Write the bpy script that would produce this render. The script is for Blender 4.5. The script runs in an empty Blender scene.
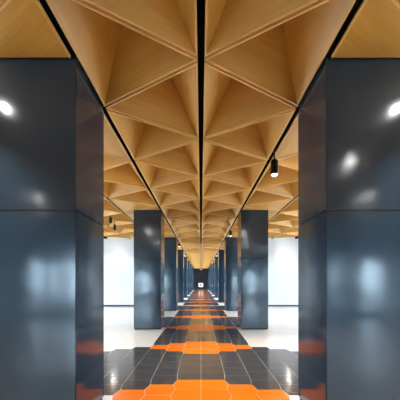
import bpy, bmesh, math, random
from mathutils import Vector, Matrix
random.seed(7)
sc = bpy.context.scene
COL = sc.collection
PI = math.pi

# ------------------------------------------------------------------ sizes (metres)
EYE = 1.40
CEIL = EYE + 2.041            # underside of the timber coffers
A = 1.42                      # coffer side along the hall
W = 1.161                     # width of one strip of coffers
Y0 = 2.538                    # first node on the central seam
CX0, CX1 = 1.155, 1.945       # column faces
CDEP = 0.735
COLY = [2.538] + [7.94 + 4.97 * k for k in range(8)]
END = 45.5
BACK = -6.5
HALF = 8.0
FACE = 15.2                   # white walls facing the camera in the side halls
SIDE_END = 13.5               # where the coffers of the side halls stop
SLAB = 4.35
TW, TP = 0.353, 0.352         # floor tile pitch
BAND0 = 5.833                 # centre of an orange band

# ------------------------------------------------------------------ materials
def mat(name, base, rough=0.5, spec=0.5, metal=0.0, ior=1.5):
    m = bpy.data.materials.new(name); m.use_nodes = True
    b = m.node_tree.nodes['Principled BSDF']
    b.inputs['Base Color'].default_value = (*base, 1)
    b.inputs['Roughness'].default_value = rough
    b.inputs['Specular IOR Level'].default_value = spec
    b.inputs['Metallic'].default_value = metal
    b.inputs['IOR'].default_value = ior
    return m

def N(m, typ, **kw):
    n = m.node_tree.nodes.new(typ)
    for k, v in kw.items(): setattr(n, k, v)
    return n

def L(m, a, b): m.node_tree.links.new(a, b)

def bsdf(m): return m.node_tree.nodes['Principled BSDF']

def wood_mat(name, c0, c1, rough=0.42):
    m = mat(name, c0, rough, 0.35)
    uv = N(m, 'ShaderNodeUVMap')
    oi = N(m, 'ShaderNodeObjectInfo')
    add = N(m, 'ShaderNodeVectorMath', operation='ADD'); L(m, uv.outputs[0], add.inputs[0])
    sc1 = N(m, 'ShaderNodeVectorMath', operation='SCALE'); sc1.inputs[0].default_value = (13, 29, 0)
    L(m, oi.outputs['Random'], sc1.inputs['Scale']); L(m, sc1.outputs[0], add.inputs[1])
    mp = N(m, 'ShaderNodeMapping'); mp.inputs['Scale'].default_value = (2.0, 46, 1)
    L(m, add.outputs[0], mp.inputs[0])
    n1 = N(m, 'ShaderNodeTexNoise'); n1.inputs['Scale'].default_value = 1.0; n1.inputs['Detail'].default_value = 5
    L(m, mp.outputs[0], n1.inputs['Vector'])
    mp2 = N(m, 'ShaderNodeMapping'); mp2.inputs['Scale'].default_value = (0.6, 7, 1)
    L(m, add.outputs[0], mp2.inputs[0])
    n2 = N(m, 'ShaderNodeTexNoise'); n2.inputs['Scale'].default_value = 1.0; n2.inputs['Detail'].default_value = 2
    L(m, mp2.outputs[0], n2.inputs['Vector'])
    mx = N(m, 'ShaderNodeMath', operation='ADD'); L(m, n1.outputs[0], mx.inputs[0]); L(m, n2.outputs[0], mx.inputs[1])
    rp = N(m, 'ShaderNodeValToRGB')
    rp.color_ramp.elements[0].position = 0.35; rp.color_ramp.elements[0].color = (*c0, 1)
    rp.color_ramp.elements[1].position = 0.65; rp.color_ramp.elements[1].color = (*c1, 1)
    hf = N(m, 'ShaderNodeMath', operation='MULTIPLY'); hf.inputs[1].default_value = 0.5
    L(m, mx.outputs[0], hf.inputs[0]); L(m, hf.outputs[0], rp.inputs[0])
    L(m, rp.outputs[0], bsdf(m).inputs['Base Color'])
    return m

M = {}
M['wood'] = wood_mat('oak_veneer', (0.485, 0.240, 0.036), (0.595, 0.308, 0.060))
M['edge'] = wood_mat('oak_edge_lit', (0.66, 0.385, 0.12), (0.74, 0.45, 0.16))  # paler than the panels: the rims' lit look is put into the colour

def lacquer():
    m = mat('blue_grey_lacquer', (0.013, 0.028, 0.047), 0.15, 0.5, 0.0, 1.62)
    bsdf(m).inputs['Specular Tint'].default_value = (0.80, 0.91, 1.0, 1)
    tc = N(m, 'ShaderNodeTexCoord')
    n = N(m, 'ShaderNodeTexNoise'); n.inputs['Scale'].default_value = 2.2; n.inputs['Detail'].default_value = 1.0
    L(m, tc.outputs['Object'], n.inputs['Vector'])
    b = N(m, 'ShaderNodeBump'); b.inputs['Strength'].default_value = 0.14; b.inputs['Distance'].default_value = 0.05
    L(m, n.outputs[0], b.inputs['Height']); L(m, b.outputs[0], bsdf(m).inputs['Normal'])
    return m
M['lacquer'] = lacquer()
M['black'] = mat('black_metal', (0.006, 0.006, 0.007), 0.5, 0.3)
M['void'] = mat('dark_plenum', (0.01, 0.009, 0.008), 0.9, 0.1)
M['seam'] = mat('gap_shade_black', (0.004, 0.004, 0.004), 1.0, 0.0)
M['white'] = mat('white_paint', (0.62, 0.62, 0.63), 0.6, 0.3)
M['soffit'] = mat('white_soffit', (0.75, 0.74, 0.72), 0.8, 0.2)
M['darkwall'] = mat('charcoal_paint', (0.010, 0.010, 0.012), 0.6, 0.2)
M['tint_wall'] = mat('blue_reflection_tint', (0.22, 0.40, 0.58), 0.6, 0.3)  # blue given to the unseen back wall to tint the columns' reflections

def tile_mat(name, c, rough, var, ior=1.5):
    m = mat(name, c, rough, 0.5, 0, ior)
    geo = N(m, 'ShaderNodeNewGeometry')
    n = N(m, 'ShaderNodeTexNoise'); n.inputs['Scale'].default_value = 1.3; n.inputs['Detail'].default_value = 6
    L(m, geo.outputs['Position'], n.inputs['Vector'])
    hv = N(m, 'ShaderNodeMath', operation='MULTIPLY_ADD')
    ad = N(m, 'ShaderNodeMath', operation='ADD'); L(m, geo.outputs['Random Per Island'], ad.inputs[0]); L(m, n.outputs[0], ad.inputs[1])
    hv.inputs[1].default_value = var; hv.inputs[2].default_value = 1 - var
    L(m, ad.outputs[0], hv.inputs[0])
    hs = N(m, 'ShaderNodeHueSaturation'); hs.inputs['Color'].default_value = (*c, 1)
    L(m, hv.outputs[0], hs.inputs['Value']); L(m, hs.outputs[0], bsdf(m).inputs['Base Color'])
    return m
M['orange'] = tile_mat('orange_tile', (0.90, 0.185, 0.004), 0.20, 0.05)
M['dark'] = tile_mat('charcoal_tile', (0.060, 0.060, 0.066), 0.13, 0.18)

def white_floor():
    m = mat('white_stone_floor', (0.62, 0.60, 0.58), 0.20, 0.5)
    geo = N(m, 'ShaderNodeNewGeometry')
    br = N(m, 'ShaderNodeTexBrick'); br.offset = 0.5
    br.inputs['Scale'].default_value = 1.0
    br.inputs['Brick Width'].default_value = 0.706; br.inputs['Row Height'].default_value = 0.352
    br.inputs['Mortar Size'].default_value = 0.004
    br.inputs['Color1'].default_value = (0.84, 0.82, 0.79, 1); br.inputs['Color2'].default_value = (0.80, 0.785, 0.76, 1)
    br.inputs['Mortar'].default_value = (0.62, 0.60, 0.58, 1)
    L(m, geo.outputs['Position'], br.inputs['Vector']); L(m, br.outputs['Color'], bsdf(m).inputs['Base Color'])
    return m
M['floor'] = white_floor()
M['ground'] = mat('pale_paving', (0.40, 0.40, 0.40), 0.9, 0.2)
M['frame'] = mat('dark_window_frame', (0.02, 0.02, 0.022), 0.4, 0.4)

def emis(name, c, s):
    m = mat(name, c, 0.4)
    b = bsdf(m); b.inputs['Emission Color'].default_value = (*c, 1); b.inputs['Emission Strength'].default_value = s
    return m
M['lamp'] = emis('warm_lamp_lens', (1.0, 0.93, 0.82), 150)
M['dimlamp'] = emis('seam_lamp_lens', (1.0, 0.95, 0.88), 1.6)
M['screen'] = emis('lit_white_panel', (0.9, 0.95, 1.0), 0.16)

def glass():
    m = bpy.data.materials.new('window_glass'); m.use_nodes = True
    nt = m.node_tree; nt.nodes.remove(bsdf(m))
    t = nt.nodes.new('ShaderNodeBsdfTransparent'); g = nt.nodes.new('ShaderNodeBsdfGlossy'); g.inputs['Roughness'].default_value = 0.02
    mx = nt.nodes.new('ShaderNodeMixShader')
    mx.inputs[0].default_value = .05; nt.links.new(t.outputs[0], mx.inputs[1]); nt.links.new(g.outputs[0], mx.inputs[2])
    nt.links.new(mx.outputs[0], nt.nodes['Material Output'].inputs[0])
    return m
M['glass'] = glass()

# ------------------------------------------------------------------ helpers
def link_mesh(name, me, parent=None, loc=(0, 0, 0)):
    o = bpy.data.objects.new(name, me); COL.objects.link(o); o.location = loc
    if parent: o.parent = parent
    return o

def bm_obj(name, bm, m, parent=None, loc=(0, 0, 0), smooth=False):
    bmesh.ops.recalc_face_normals(bm, faces=bm.faces)
    me = bpy.data.meshes.new(name); bm.to_mesh(me); bm.free()
    me.materials.append(m)
    if smooth:
        for p in me.polygons: p.use_smooth = True
    return link_mesh(name, me, parent, loc)

def add_box(bm, x0, x1, y0, y1, z0, z1):
    vs = [bm.verts.new((x, y, z)) for z in (z0, z1) for y in (y0, y1) for x in (x0, x1)]
    for f in ((0, 2, 3, 1), (4, 5, 7, 6), (0, 1, 5, 4), (2, 6, 7, 3), (0, 4, 6, 2), (1, 3, 7, 5)):
        bm.faces.new([vs[i] for i in f])

def box_obj(name, boxes, m, parent=None, loc=(0, 0, 0)):
    bm = bmesh.new()
    for b in boxes: add_box(bm, *b)
    return bm_obj(name, bm, m, parent, loc)

def add_cyl(bm, c, r0, r1, z0, z1, n=20, caps=True):
    a = [bm.verts.new((c[0] + r0 * math.cos(2 * PI * i / n), c[1] + r0 * math.sin(2 * PI * i / n), z0)) for i in range(n)]
    b = [bm.verts.new((c[0] + r1 * math.cos(2 * PI * i / n), c[1] + r1 * math.sin(2 * PI * i / n), z1)) for i in range(n)]
    for i in range(n):
        bm.faces.new((a[i], a[(i + 1) % n], b[(i + 1) % n], b[i]))
    if caps: bm.faces.new(a[::-1]); bm.faces.new(b)

def tag(o, label, cat, group=None, kind=None):
    if label: o['label'] = label
    if cat: o['category'] = cat
    if group: o['group'] = group
    if kind: o['kind'] = kind
    return o

def struct(o): o['kind'] = 'structure'; return o

def empty(name, loc, rz=0):
    o = bpy.data.objects.new(name, None); COL.objects.link(o)
    o.location = loc; o.rotation_euler = (0, 0, rz); o.empty_display_size = 0.1
    return o

# ------------------------------------------------------------------ floor: white stone with an inlaid carpet of tiles
def tile_kind(ci, yc):
    """ci = 0,1,2.. column away from the middle, yc = centre of the tile along the hall"""
    band = round((yc - BAND0) / (7 * TP))
    dy = abs(yc - (BAND0 + band * 7 * TP))
    if ci == 0 and dy < 1.2 * TP: return 'orange'
    if ci == 1 and dy < 0.8 * TP: return 'orange'
    if ci == 2 and dy < 0.3 * TP: return 'orange'
    if ci <= 2: return 'dark'
    if ci > 5: return None
    # wide charcoal diamonds reaching out between the columns, every second band
    c = BAND0 - 3.5 * TP
    per = 14 * TP
    d = abs((yc - c + per / 2) % per - per / 2)
    half = 3.5 * TP - (ci - 3) * TP / 2
    return 'dark' if d < half - 0.2 * TP else None

def build_floor():
    bm = bmesh.new()
    mats = ['floor', 'orange', 'dark']
    z = -0.0015
    vs = [bm.verts.new(p) for p in ((-HALF, BACK, z), (HALF, BACK, z), (HALF, END, z), (-HALF, END, z))]
    bm.faces.new(vs).material_index = 0
    NC = 11
    def kind_at(ci, y):
        off = (TP / 2 if ci % 2 else 0)
        k = math.floor((y - BAND0 - off) / TP + 0.5)
        return tile_kind(ci, BAND0 + off + k * TP)
    def bx(b, h):
        # boundary b (between column b-1 and b) at half-row index h
        if b == 0: return 0.0
        y = BAND0 + h * TP / 2
        ks = [kind_at(c, y + e) for c in (b - 1, b) for e in (-0.01, 0.01)]
        amp = 0.022 if 'orange' in ks or (b > 3 and None in ks) else 0.0
        # columns b-1 with an even number have their tile ends at odd half rows
        end_of_inner = ((h % 2) == 1) if (b - 1) % 2 == 0 else ((h % 2) == 0)
        return b * TW + (-amp if end_of_inner else amp)
    g = 0.0026
    for s in (-1, 1):
        for ci in range(NC):
            off = 1 if ci % 2 else 0
            for r in range(-24, 116):
                h0 = 2 * r - 1 + off
                yc = BAND0 + (h0 + 1) * TP / 2
                if yc < BACK + 1 or yc > END - 0.2: continue
                k = tile_kind(ci, yc)
                if not k: continue
                gh = .0024 if k == 'orange' else .0009
                pts = [(bx(ci, h) , h) for h in (h0, h0 + 1, h0 + 2)], [(bx(ci + 1, h), h) for h in (h0 + 2, h0 + 1, h0)]
                poly = []
                for (x, h) in pts[0]: poly.append((x + g, BAND0 + h * TP / 2 + (gh if h == h0 else -gh if h == h0 + 2 else 0)))
                for (x, h) in pts[1]: poly.append((x - g, BAND0 + h * TP / 2 + (gh if h == h0 else -gh if h == h0 + 2 else 0)))
                v = [bm.verts.new((s * x, y, 0)) for x, y in poly]
                f = bm.faces.new(v if s < 0 else v[::-1]); f.material_index = mats.index(k)
    for f in bm.faces:
        f.normal_update()
        if f.normal.z < 0: f.normal_flip()
    me = bpy.data.meshes.new('floor'); bm.to_mesh(me); bm.free()
    for k in mats: me.materials.append(M[k])
    return struct(link_mesh('floor', me))
build_floor()

# ------------------------------------------------------------------ shell
def wall_x(name, x, y0, y1, wins, m, t=0.2, z1=SLAB, zs=0.12, zh=2.85):
    sx = 1 if x > 0 else -1
    xa, xb = (x, x + t) if sx > 0 else (x - t, x)
    bxs = []; y = y0
    for a, b in wins:
        h = zh if a < FACE else 3.38
        bxs += [(xa, xb, y, a, 0, z1), (xa, xb, a, b, 0, zs), (xa, xb, a, b, h, z1)]; y = b
    bxs.append((xa, xb, y, y1, 0, z1))
    return struct(box_obj(name, bxs, m))

WN = [0]
def window_x(x, a, b, zs=0.12, zh=2.85):
    WN[0] += 1; t = 0.06; sx = 1 if x > 0 else -1
    n = max(1, round((b - a) / 1.6)); p = (b - a) / n
    bxs = [(-.04, .04, a, b, zs, zs + t), (-.04, .04, a, b, zh - t, zh)]
    for i in range(n + 1):
        yy = min(max(a + i * p, a + t / 2), b - t / 2)
        bxs.append((-.04, .04, yy - t / 2, yy + t / 2, zs + t, zh - t))
    f = struct(box_obj('window_%d' % WN[0], bxs, M['frame'], None, (x + sx * .1, 0, 0)))
    box_obj('pane', [(-.004, .004, a + t, b - t, zs + t, zh - t)], M['glass'], f)

def window_y(y, a, b, zs, zh):
    WN[0] += 1; t = 0.06
    n = max(1, round((b - a) / 1.3)); p = (b - a) / n
    bxs = [(a, b, -.04, .04, zs, zs + t), (a, b, -.04, .04, zh - t, zh)]
    for i in range(n + 1):
        xx = min(max(a + i * p, a + t / 2), b - t / 2)
        bxs.append((xx - t / 2, xx + t / 2, -.04, .04, zs + t, zh - t))
    f = struct(box_obj('window_%d' % WN[0], bxs, M['frame'], None, (0, y - .1, 0)))
    box_obj('pane', [(a + t, b - t, -.004, .004, zs + t, zh - t)], M['glass'], f)

added_side_wins = [(5.6, 8.7), (9.2, 12.4)]  # unseen windows, added and sized to light the side halls
added_far_wins = [(15.7, 25.2), (25.6, 35.0), (35.4, 45.0)]  # unseen too, added to bring daylight to the far ceiling
for nm, x in (('wall_left', -HALF), ('wall_right', HALF)):
    wall_x(nm, x, BACK, END, added_side_wins + added_far_wins, M['white'])
    for a, b in added_side_wins + added_far_wins: window_x(x, a, b, zh=2.85 if a < FACE else 3.38)

back_wins = [(-7.2, -6.6), (-6.2, -5.75), (-5.3, -4.1), (3.4, 4.5), (5.3, 5.65), (6.7, 7.7)]
bxs = []; x = -HALF
for a, b in back_wins:
    bxs += [(x, a, BACK - .2, BACK, 0, SLAB), (a, b, BACK - .2, BACK, 0, 0.35), (a, b, BACK - .2, BACK, 2.35, SLAB)]; x = b
bxs.append((x, HALF, BACK - .2, BACK, 0, SLAB))
struct(box_obj('wall_back', bxs, M['tint_wall']))
for a, b in back_wins: window_y(BACK, a, b, 0.35, 2.35)

struct(box_obj('wall_end', [(-HALF - .2, HALF + .2, END, END + .2, 0, SLAB)], M['darkwall']))
for nm, s in (('left', -1), ('right', 1)):
    xs = sorted((s * 2.37, s * HALF))
    struct(box_obj('wall_facing_' + nm, [(xs[0], xs[1], FACE, FACE + .18, 0, SLAB)], M['white']))
    struct(box_obj('baseboard_facing_' + nm, [(xs[0], xs[1], FACE - .018, FACE - .001, 0, 0.075)], M['black']))
# structural slab over everything, lower soffits added to stop light leaking above the coffers
struct(box_obj('ceiling', [(-HALF - .2, HALF + .2, BACK - .2, END + .2, SLAB, SLAB + .2)], M['void']))
TN = [0]
def trim(boxes, m):
    TN[0] += 1
    return struct(box_obj('trim_%d' % TN[0], boxes, m))
for s in (-1, 1):
    xs = sorted((s * (5 * W + .03), s * (HALF - .005)))
    trim([(xs[0], xs[1], BACK + .01, SIDE_END, CEIL, CEIL + .1)], M['soffit'])
    xs = sorted((s * (2 * W + .03), s * (HALF - .005)))
    trim([(xs[0], xs[1], FACE + .19, END - .01, CEIL, CEIL + .1)], M['soffit'])
    trim([(xs[0], xs[1], SIDE_END + .03, SIDE_END + .07, CEIL + .05, SLAB - .01)], M['soffit'])  # unseen closure, added to keep light out of the plenum
struct(box_obj('ground', [(-40, 40, -40, 90, -.3, -.12)], M['ground']))  # unseen, added to dim the lower half of the mirrored windows

# black strips added in the long seams, painting in the shade of the gaps
def gap_shade(xc, y0, y1, skip=()):
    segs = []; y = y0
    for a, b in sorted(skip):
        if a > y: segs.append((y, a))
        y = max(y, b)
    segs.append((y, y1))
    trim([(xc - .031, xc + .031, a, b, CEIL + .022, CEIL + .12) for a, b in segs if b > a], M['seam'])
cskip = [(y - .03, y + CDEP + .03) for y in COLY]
gap_shade(0, BACK + .05, END - .01)
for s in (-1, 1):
    gap_shade(s * W, BACK + .05, END - .01, cskip)
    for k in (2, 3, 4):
        gap_shade(s * k * W, BACK + .05, SIDE_END)

# ------------------------------------------------------------------ columns
def panel_mesh(name, w, z0, z1, bow):
    """a slightly pillowed metal panel standing in the XZ plane, outside towards -Y"""
    bm = bmesh.new(); nx, nz = 18, 26
    t = .018; ch = .005; w -= 2 * ch; z0 += ch; z1 -= ch
    def prof(u):
        return 1 - abs(2 * u - 1) ** 2
    g = [[bm.verts.new(((i / nx - .5) * w, -bow * prof(i / nx) * prof(j / nz), z0 + (z1 - z0) * j / nz)) for i in range(nx + 1)] for j in range(nz + 1)]
    for j in range(nz):
        for i in range(nx):
            bm.faces.new((g[j][i], g[j][i + 1], g[j + 1][i + 1], g[j + 1][i])).smooth = True
    def ring(hw, za, zb, y): return [bm.verts.new((x, y, z)) for x, z in ((-hw, za), (hw, za), (hw, zb), (-hw, zb))]
    r0, r1, r2 = ring(w / 2, z0, z1, 0), ring(w / 2 + ch, z0 - ch, z1 + ch, ch * .7), ring(w / 2 + ch, z0 - ch, z1 + ch, t)
    for p, q in ((r0, r1), (r1, r2)):
        for i in range(4): bm.faces.new((p[i], q[i], q[(i + 1) % 4], p[(i + 1) % 4]))
    bm.faces.new(r2)
    for f in bm.faces:
        f.normal_update()
    me = bpy.data.meshes.new(name); bm.to_mesh(me); bm.free()
    me.materials.append(M['lacquer'])
    return me

JZ = EYE + 0.654
CTOP = 4.0
cw = CX1 - CX0
gap = .006
PM = {}
for key, w in (('front', cw), ('side', CDEP)):
    PM[key, 'lower_panel'] = panel_mesh('lower_panel', w - gap, .03, JZ - .005, .0035)
    PM[key, 'upper_panel'] = panel_mesh('upper_panel', w - gap, JZ + .005, CTOP, .0008)
core = bmesh.new(); add_box(core, -cw / 2 + .014, cw / 2 - .014, -CDEP / 2 + .014, CDEP / 2 - .014, 0, CTOP - .01)
core_me = bpy.data.meshes.new('core'); core.to_mesh(core_me); core.free(); core_me.materials.append(M['void'])
ORD = ['nearest', 'second', 'third', 'fourth', 'fifth', 'sixth', 'seventh', 'eighth', 'ninth']
for s, side in ((-1, 'left'), (1, 'right')):
    for i, y in enumerate(COLY):
        e = empty('column', (s * (CX0 + CX1) / 2, y + CDEP / 2, 0))
        if i == 0: lab = 'huge blue-grey glossy metal-clad square column, nearest of the %s row' % side
        else: lab = 'blue-grey glossy metal-clad square column, %s from the near end of the %s row' % (ORD[i], side)
        tag(e, lab, 'column', 'square metal-clad columns along the hall')
        link_mesh('core', core_me, e)
        for key, rz, off in (('front', 0, (0, -CDEP / 2, 0)), ('side', PI / 2, (cw / 2, 0, 0)), ('front', PI, (0, CDEP / 2, 0)), ('side', -PI / 2, (-cw / 2, 0, 0))):
            for nm in ('lower_panel', 'upper_panel'):
                p = link_mesh(nm, PM[key, nm], e, off); p.rotation_euler = (0, 0, rz)

# ------------------------------------------------------------------ timber coffers
APX, APZ = 0.47, 0.60
GB, GS, RIM = .033, .017, .015
def tri(inb, ins):
    """triangle with base on x=0 (length A) and tip at (W,0), base moved in by inb, slanted sides by ins"""
    Ls = math.hypot(W, A / 2)
    # upper slanted side: (A/2)*x + W*y = W*A/2 - ins*Ls
    c = W * A / 2 - ins * Ls
    return [(inb, -(c - A / 2 * inb) / W), (c / (A / 2), 0.0), (inb, (c - A / 2 * inb) / W)]
OUT = tri(GB, GS); INN = tri(GB + RIM, GS + RIM)
LED = tri(GB, .001)
def coffer_faces():
    """-> dict part -> list of polygons"""
    d = {}
    ap = (APX, 0, APZ)
    for k in range(3):
        a, b = INN[k], INN[(k + 1) % 3]
        lo = [(a[0], a[1], 0), (b[0], b[1], 0), ap]
        hi = [(p[0], p[1], p[2] + .018) for p in lo]
        d[k] = [lo[::-1], hi] + [[lo[i], lo[(i + 1) % 3], hi[(i + 1) % 3], hi[i]] for i in range(3)]
    r = []
    for k in range(3):
        a, b = OUT[k], OUT[(k + 1) % 3]; c, e = INN[(k + 1) % 3], INN[k]
        r.append([(a[0], a[1], 0), (b[0], b[1], 0), (c[0], c[1], 0), (e[0], e[1], 0)])
        r.append([(a[0], a[1], 0), (b[0], b[1], 0), (b[0], b[1], .09), (a[0], a[1], .09)])
        r.append([(a[0], a[1], .09), (b[0], b[1], .09), (APX, 0, APZ + .04)])
        if k < 2:   # ledge closing the shallow groove between neighbours
            a2, b2 = LED[k], LED[k + 1]
            r.append([(a[0], a[1], .024), (b[0], b[1], .024), (b2[0], b2[1], .024), (a2[0], a2[1], .024)])
    d['rim'] = r
    return d
CF = coffer_faces()
FLAT = [[[(p[0], p[1], .006) for p in INN][::-1], [(p[0], p[1], .024) for p in INN]]]
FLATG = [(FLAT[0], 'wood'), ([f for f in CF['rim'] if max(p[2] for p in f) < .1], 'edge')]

def polys_mesh(name, groups):
    """groups: list of (polygons, material key)"""
    me = bpy.data.meshes.new(name)
    verts, faces, mi, uvs = [], [], [], []
    keys = []
    for polys, k in groups:
        if k not in keys: keys.append(k)
        for p in polys:
            f = []
            e = Vector(p[1]) - Vector(p[0])
            # grain runs along the longest edge
            for q in range(len(p)):
                ee = Vector(p[(q + 1) % len(p)]) - Vector(p[q])
                if abs(ee.z) < 1e-4 and ee.length > e.length: e = ee
            n = Vector((0, 0, 0))
            for q in range(len(p)): n += Vector(p[q]).cross(Vector(p[(q + 1) % len(p)]))
            u = e.normalized() if e.length > 1e-6 else Vector((1, 0, 0))
            v = n.cross(u); v = v.normalized() if v.length > 1e-9 else Vector((0, 1, 0))
            for c in p:
                f.append(len(verts)); verts.append(c)
                uvs.append((Vector(c).dot(u), Vector(c).dot(v) + n.x * 3.1))
            faces.append(f); mi.append(keys.index(k))
    me.from_pydata(verts, [], faces)
    ul = me.uv_layers.new(name='UVMap')
    for i, uv in enumerate(uvs): ul.data[i].uv = uv
    for i, p in enumerate(me.polygons): p.material_index = mi[i]
    for k in keys: me.materials.append(M[k])
    me.update()
    return me

PANEL_ME = [polys_mesh('panel', [(CF[k], 'wood')]) for k in range(3)]
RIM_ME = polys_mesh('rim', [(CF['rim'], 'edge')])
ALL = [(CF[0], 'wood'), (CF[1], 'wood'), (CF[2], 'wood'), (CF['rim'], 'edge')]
WHOLE_ME = polys_mesh('coffer', ALL)

def xf(polys, x, y, rz):
    c, s = math.cos(rz), math.sin(rz)
    return [[(x + c * p[0] - s * p[1], y + s * p[0] + c * p[1], CEIL + p[2]) for p in q] for q in polys]

def clip(poly, ax, lim, keep_less):
    out = []
    n = len(poly)
    sg = 1 if keep_less else -1
    for i in range(n):
        a, b = poly[i], poly[(i + 1) % n]
        da, db = sg * (lim - a[ax]), sg * (lim - b[ax])
        if da >= 0: out.append(a)
        if (da > 0 and db < 0) or (da < 0 and db > 0):
            t = da / (da - db)
            out.append(tuple(a[j] + t * (b[j] - a[j]) for j in range(3)))
    return out if len(out) >= 3 else None

def cut_around(polys, s, y0, y1):
    """-> pieces in front of, behind and beside a column"""
    m = .018
    fr, bk, bs = [], [], []
    for p in polys:
        q = clip(p, 1, y0 - m, True)
        if q: fr.append(q)
        q = clip(p, 1, y1 + m, False)
        if q: bk.append(q)
        q = clip(p, 1, y0 - m, False)
        q = clip(q, 1, y1 + m, True) if q else None
        if q:
            r = clip(q, 0, s * (CX1 + m), s < 0)
            if r: bs.append(r)
            r = clip(q, 0, s * (CX0 - m), s > 0)
            if r: bs.append(r)
    return fr, bk, bs

NUM = ['first', 'second', 'third', 'fourth', 'fifth', 'sixth', 'seventh', 'eighth', 'ninth', 'tenth', 'eleventh', 'twelfth']
STUFF = []
def in_gap(s, x, yc, rz):
    """does the coffer show between the nearest column and the second one?"""
    c, q = math.cos(rz), math.sin(rz); px = []
    for p in OUT:
        X, Y = x + c * p[0] - q * p[1], yc + q * p[0] + c * p[1]
        if Y < .4: return False
        px.append(abs(X) / Y * 275)
    return max(px) > 68.5 and min(px) < 97 and yc > 3
def coffer(s, strip, inner, yc, idx):
    """s side, strip number, inner: base on the seam nearer the middle; returns True when it stands as a thing"""
    side = 'left' if s < 0 else 'right'
    x = s * W * (strip if inner else strip + 1)
    rz = 0 if (s > 0) == inner else PI
    y_lo, y_hi = yc - A / 2, yc + A / 2
    if y_hi > END - .02: return False
    hitcol = None
    if strip == 1:
        for cy in COLY:
            if cy - .02 < y_hi and cy + CDEP + .02 > y_lo: hitcol = cy
    tip = 'outward' if inner else 'inward'
    grp = 'oak coffers, %s half of the corridor ceiling' % side if strip == 0 else 'oak coffers over the %s side hall' % side
    if hitcol is not None:
        P = [(cut_around(pl, s, hitcol, hitcol + CDEP), k) for pl, k in [(xf(q, x, yc, rz), k) for q, k in FLATG]]
        for r in range(3):
            G = [(pp[r], k) for pp, k in P if pp[r]]
            if not G: continue
            ext = max(c[1] for pl, k in G for q in pl for c in q) - min(c[1] for pl, k in G for q in pl for c in q)
            if r == 0 and hitcol < 14 and ext > .15:
                o = link_mesh('ceiling_panel', polys_mesh('ceiling_panel', G))
                tag(o, 'flat oak ceiling panel in front of the %s %s column top, its tip %s' % (ORD[COLY.index(hitcol)], side, tip), 'ceiling panel', 'oak panels closing the ceiling at the columns')
            else: STUFF.extend(G)
        return False
    if strip == 0: seen = y_hi > 2.0
    elif strip == 1: seen = (in_gap(s, x, yc, rz) or 8.5 < yc < 13 or 1 < yc < 2.5)
    else: seen = strip < 4 and in_gap(s, x, yc, rz)
    if not seen:
        STUFF.extend([(xf(pl, x, yc, rz), k) for pl, k in ALL]); return False
    if strip == 0:
        if idx < len(NUM): lab = 'oak coffer with its %s the central seam, %s side, %s from near end' % ('base on' if inner else 'tip at', side, NUM[idx])
        else: lab = 'small far oak coffer %s of the central seam, its %s that seam' % (side, 'base on' if inner else 'tip at')
    elif strip == 1:
        lab = 'oak coffer in the strip over the %s columns, tip %s, %s from near end' % (side, tip, NUM[idx])
    else:
        lab = 'oak coffer in the %s strip beyond the %s columns, tip %s, %s seen' % ('first' if strip == 2 else 'second', side, tip, NUM[idx])
    if strip == 0 and yc < 11 or strip > 0 and yc < 8:
        e = empty('coffer', (x, yc, CEIL), rz)
        for me in PANEL_ME: link_mesh('panel', me, e)
        link_mesh('rim', RIM_ME, e)
    else:
        e = link_mesh('coffer', WHOLE_ME, None, (x, yc, CEIL)); e.rotation_euler = (0, 0, rz)
    tag(e, lab, 'ceiling panel', grp)
    return True

for s in (-1, 1):
    for strip in range(5):
        ymax = END if strip < 2 else SIDE_END
        for inner in (True, False):
            # even strips: inner bases centred half a pitch after the seam nodes
            base = Y0 + A / 2 if (strip % 2 == 0) == inner else Y0
            seen = 0
            n = -6
            while True:
                yc = base + n * A; n += 1
                if yc + A / 2 > ymax + .02: break
                if yc - A / 2 < BACK + .05: continue
                if coffer(s, strip, inner, yc, seen): seen += 1
if STUFF:
    o = link_mesh('coffer', polys_mesh('coffer', STUFF))
    tag(o, 'triangular oak coffers of the ceiling behind the columns', 'ceiling panel', None, 'stuff')

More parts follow.
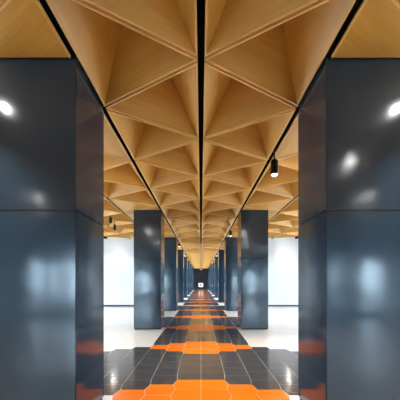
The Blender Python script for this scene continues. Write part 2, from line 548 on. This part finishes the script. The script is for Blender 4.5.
# ------------------------------------------------------------------ spotlights
def soffit_z(px, py):
    """height of the timber above a point"""
    best = 0
    for s in (-1, 1):
        for strip in range(5):
            for inner in (True, False):
                x = s * W * (strip if inner else strip + 1); sg = 1 if (s > 0) == inner else -1
                base = Y0 + A / 2 if (strip % 2 == 0) == inner else Y0
                lx = (px - x) * sg
                ly = (py - base + A / 2) % A - A / 2
                if not 0 < lx < W: continue
                h = 9
                for k in range(3):
                    a, b = Vector(INN[k]), Vector(INN[(k + 1) % 3]); d = (b - a).normalized(); n = Vector((-d.y, d.x))
                    h = min(h, (Vector((lx, ly)) - a).dot(n) / (Vector((APX, 0)) - a).dot(n) * APZ)
                best = max(best, h)
    return best
def spotlight(x, y, zb, label, power, hang_to=None, size=1.0, aim=None, angle=95, lit=True):
    if hang_to == 'timber':
        hang_to = CEIL + soffit_z(x, y) - .012
    r = .05 * size; h = .19 * size
    top = hang_to if hang_to else CEIL + .021
    e = empty('spotlight', (x, y, zb))
    tag(e, label, 'spotlight', 'black ceiling spotlights')
    bm = bmesh.new()
    n = 24
    add_cyl(bm, (0, 0), r, r * .92, 0.0, h * .9, n, False)
    add_cyl(bm, (0, 0), r * .92, r * .6, h * .9, h, n, False)
    add_cyl(bm, (0, 0), r * .82, r * .78, 0.0, .02, n, False)
    # lip ring and top
    ring = bmesh.ops.create_circle(bm, cap_ends=True, segments=n, radius=r * .6, matrix=Matrix.Translation((0, 0, h)))
    bmesh.ops.remove_doubles(bm, verts=bm.verts, dist=.0005)
    bm_obj('housing', bm, M['black'], e, smooth=True)
    bm = bmesh.new(); add_cyl(bm, (0, 0), r * .5 if lit else r * .8, r * .8, *((-.018, .006) if lit else (.012, .018)), n)
    bm_obj('lens', bm, (M['dimlamp'] if abs(x) < 1.2 else M['lamp']) if lit else M['black'], e)
    bm = bmesh.new(); add_cyl(bm, (0, 0), .010, .010, h - .002, top - zb, 10); add_box(bm, -.02, .02, -.02, .02, top - zb - .02, top - zb)
    bm_obj('stem', bm, M['black'], e)
    if not lit: return
    ld = bpy.data.lights.new('lamp', 'SPOT'); ld.energy = power; ld.color = (1.0, .92, .80)
    ld.spot_size = math.radians(angle); ld.spot_blend = .6; ld.shadow_soft_size = r * .7
    lo = bpy.data.objects.new('lamp', ld); COL.objects.link(lo); lo.parent = e; lo.location = (0, 0, -.03)

PW = 60
spotlight(1.161, 4.35, EYE + 1.68, 'black cylinder spotlight hanging large in front of the right coffers, lens lit', PW, size=1.25)
spotlight(1.161, 10.8, EYE + 1.78, 'small black spotlight on the right seam just above the third right column', PW)
spotlight(1.161, 20.3, EYE + 1.85, 'tiny lit spotlight farther down the right seam, before the fifth right column', PW)
spotlight(1.161, 27.1, EYE + 1.85, 'tiniest lit spotlight down the right seam', PW)
spotlight(-1.161, 14.7, EYE + 1.85, 'small lit spotlight on the left seam behind the third left column', PW)
spotlight(-1.161, 20.3, EYE + 1.85, 'tiny lit spotlight farther down the left seam, before the fifth left column', PW)
spotlight(-2.96, 9.0, EYE + 1.90, 'small black spotlight left of its twin, in the left side hall ceiling', PW, 'timber', lit=False)
spotlight(-3.14, 10.0, EYE + 1.86, 'small black spotlight right of its twin, in the left side hall ceiling', PW, 'timber', lit=False)
for (x, y) in ((-2.0, 5.1), (-2.26, 2.0), (-3.9, -1.5), (1.72, 4.6), (2.29, 1.96), (2.39, .53), (3.94, -1.3)):
    need = .19 * .7 + EYE + 1.955 - CEIL + .03
    x, y = min(((x + i * .03, y + j * .03) for i in range(-8, 9) for j in range(-8, 9) if soffit_z(x + i * .03, y + j * .03) > need), key=lambda p: math.hypot(p[0] - x, p[1] - y), default=(x, y))
    spotlight(x, y, EYE + 1.955, 'black spotlight of the %s side hall, mirrored as a bright spot in the columns' % ('left' if x < 0 else 'right'), PW, 'timber', size=.7)
for s in (-1, 1):
    spotlight(s * 4.6, FACE - .75, EYE + 2.35, 'black wall-washing spotlight over the white %s wall' % ('left' if s < 0 else 'right'), 18, SLAB - .001, angle=110)

# ------------------------------------------------------------------ far end
e = empty('display_stand', (-.03, END - 1.2, 0))
tag(e, 'small lit white display panel on a dark post at the black far end', 'display')
bm = bmesh.new(); add_box(bm, -.28, .28, -.16, .16, 0, .03); add_box(bm, -.05, .05, -.03, .03, .03, .46)
bm_obj('post', bm, M['black'], e)
scn = box_obj('screen', [(-.36, .36, -.03, .03, .46, 1.06)], M['screen'], e)
bm = bmesh.new(); add_box(bm, -.13, .12, -.036, -.0305, .62, .92); add_box(bm, .12, .24, -.036, -.0305, .72, .84)
bm_obj('dark_motif', bm, M['black'], scn)
e = empty('end_light', (0, END - .05, CEIL - .14))
tag(e, 'tiny pale light fixture under the ceiling at the far end', 'light')
box_obj('housing', [(-.14, .14, -.05, .05, .02, .14)], M['black'], e)
box_obj('diffuser', [(-.16, .16, -.06, .06, -.05, .02)], M['screen'], e)

# ------------------------------------------------------------------ daylight
w = bpy.data.worlds.new('sky'); sc.world = w; w.use_nodes = True
bg = w.node_tree.nodes['Background']
bg.inputs[0].default_value = (0.72, 0.88, 1.0, 1); bg.inputs[1].default_value = 6.0
def portal(x, y, z, sx, sy, rot):
    ld = bpy.data.lights.new('daylight_portal', 'AREA'); ld.shape = 'RECTANGLE'; ld.size = sx; ld.size_y = sy
    ld.cycles.is_portal = True
    o = bpy.data.objects.new('daylight_portal', ld); COL.objects.link(o); o.location = (x, y, z); o.rotation_euler = rot
for a, b in added_side_wins + added_far_wins:
    zt = 2.85 if a < FACE else 3.38
    portal(-HALF - .25, (a + b) / 2, (zt + .12) / 2, zt - .12, b - a, (0, -PI / 2, 0))
    portal(HALF + .25, (a + b) / 2, (zt + .12) / 2, zt - .12, b - a, (0, PI / 2, 0))
for a, b in back_wins:
    portal((a + b) / 2, BACK - .25, 1.35, b - a, 2.0, (PI / 2, 0, 0))

# ------------------------------------------------------------------ camera
cd = bpy.data.cameras.new('camera'); cd.sensor_width = 36; cd.lens = 275 / 400 * 36
cd.shift_y = 81 / 400; cd.shift_x = -1 / 400; cd.clip_start = .05; cd.clip_end = 300
cam = bpy.data.objects.new('camera', cd); COL.objects.link(cam)
cam.location = (0, 0, EYE); cam.rotation_euler = (PI / 2, 0, 0)
sc.camera = cam
sc.view_settings.view_transform = 'Standard'; sc.view_settings.look = 'None'
sc.view_settings.gamma = 1; sc.view_settings.use_curve_mapping = False
sc.view_settings.exposure = 2.15
sc.cycles.max_bounces = 10; sc.cycles.diffuse_bounces = 5; sc.cycles.glossy_bounces = 5; sc.cycles.transparent_max_bounces = 12
sc.cycles.use_denoising = True
sc.cycles.sample_clamp_indirect = 8
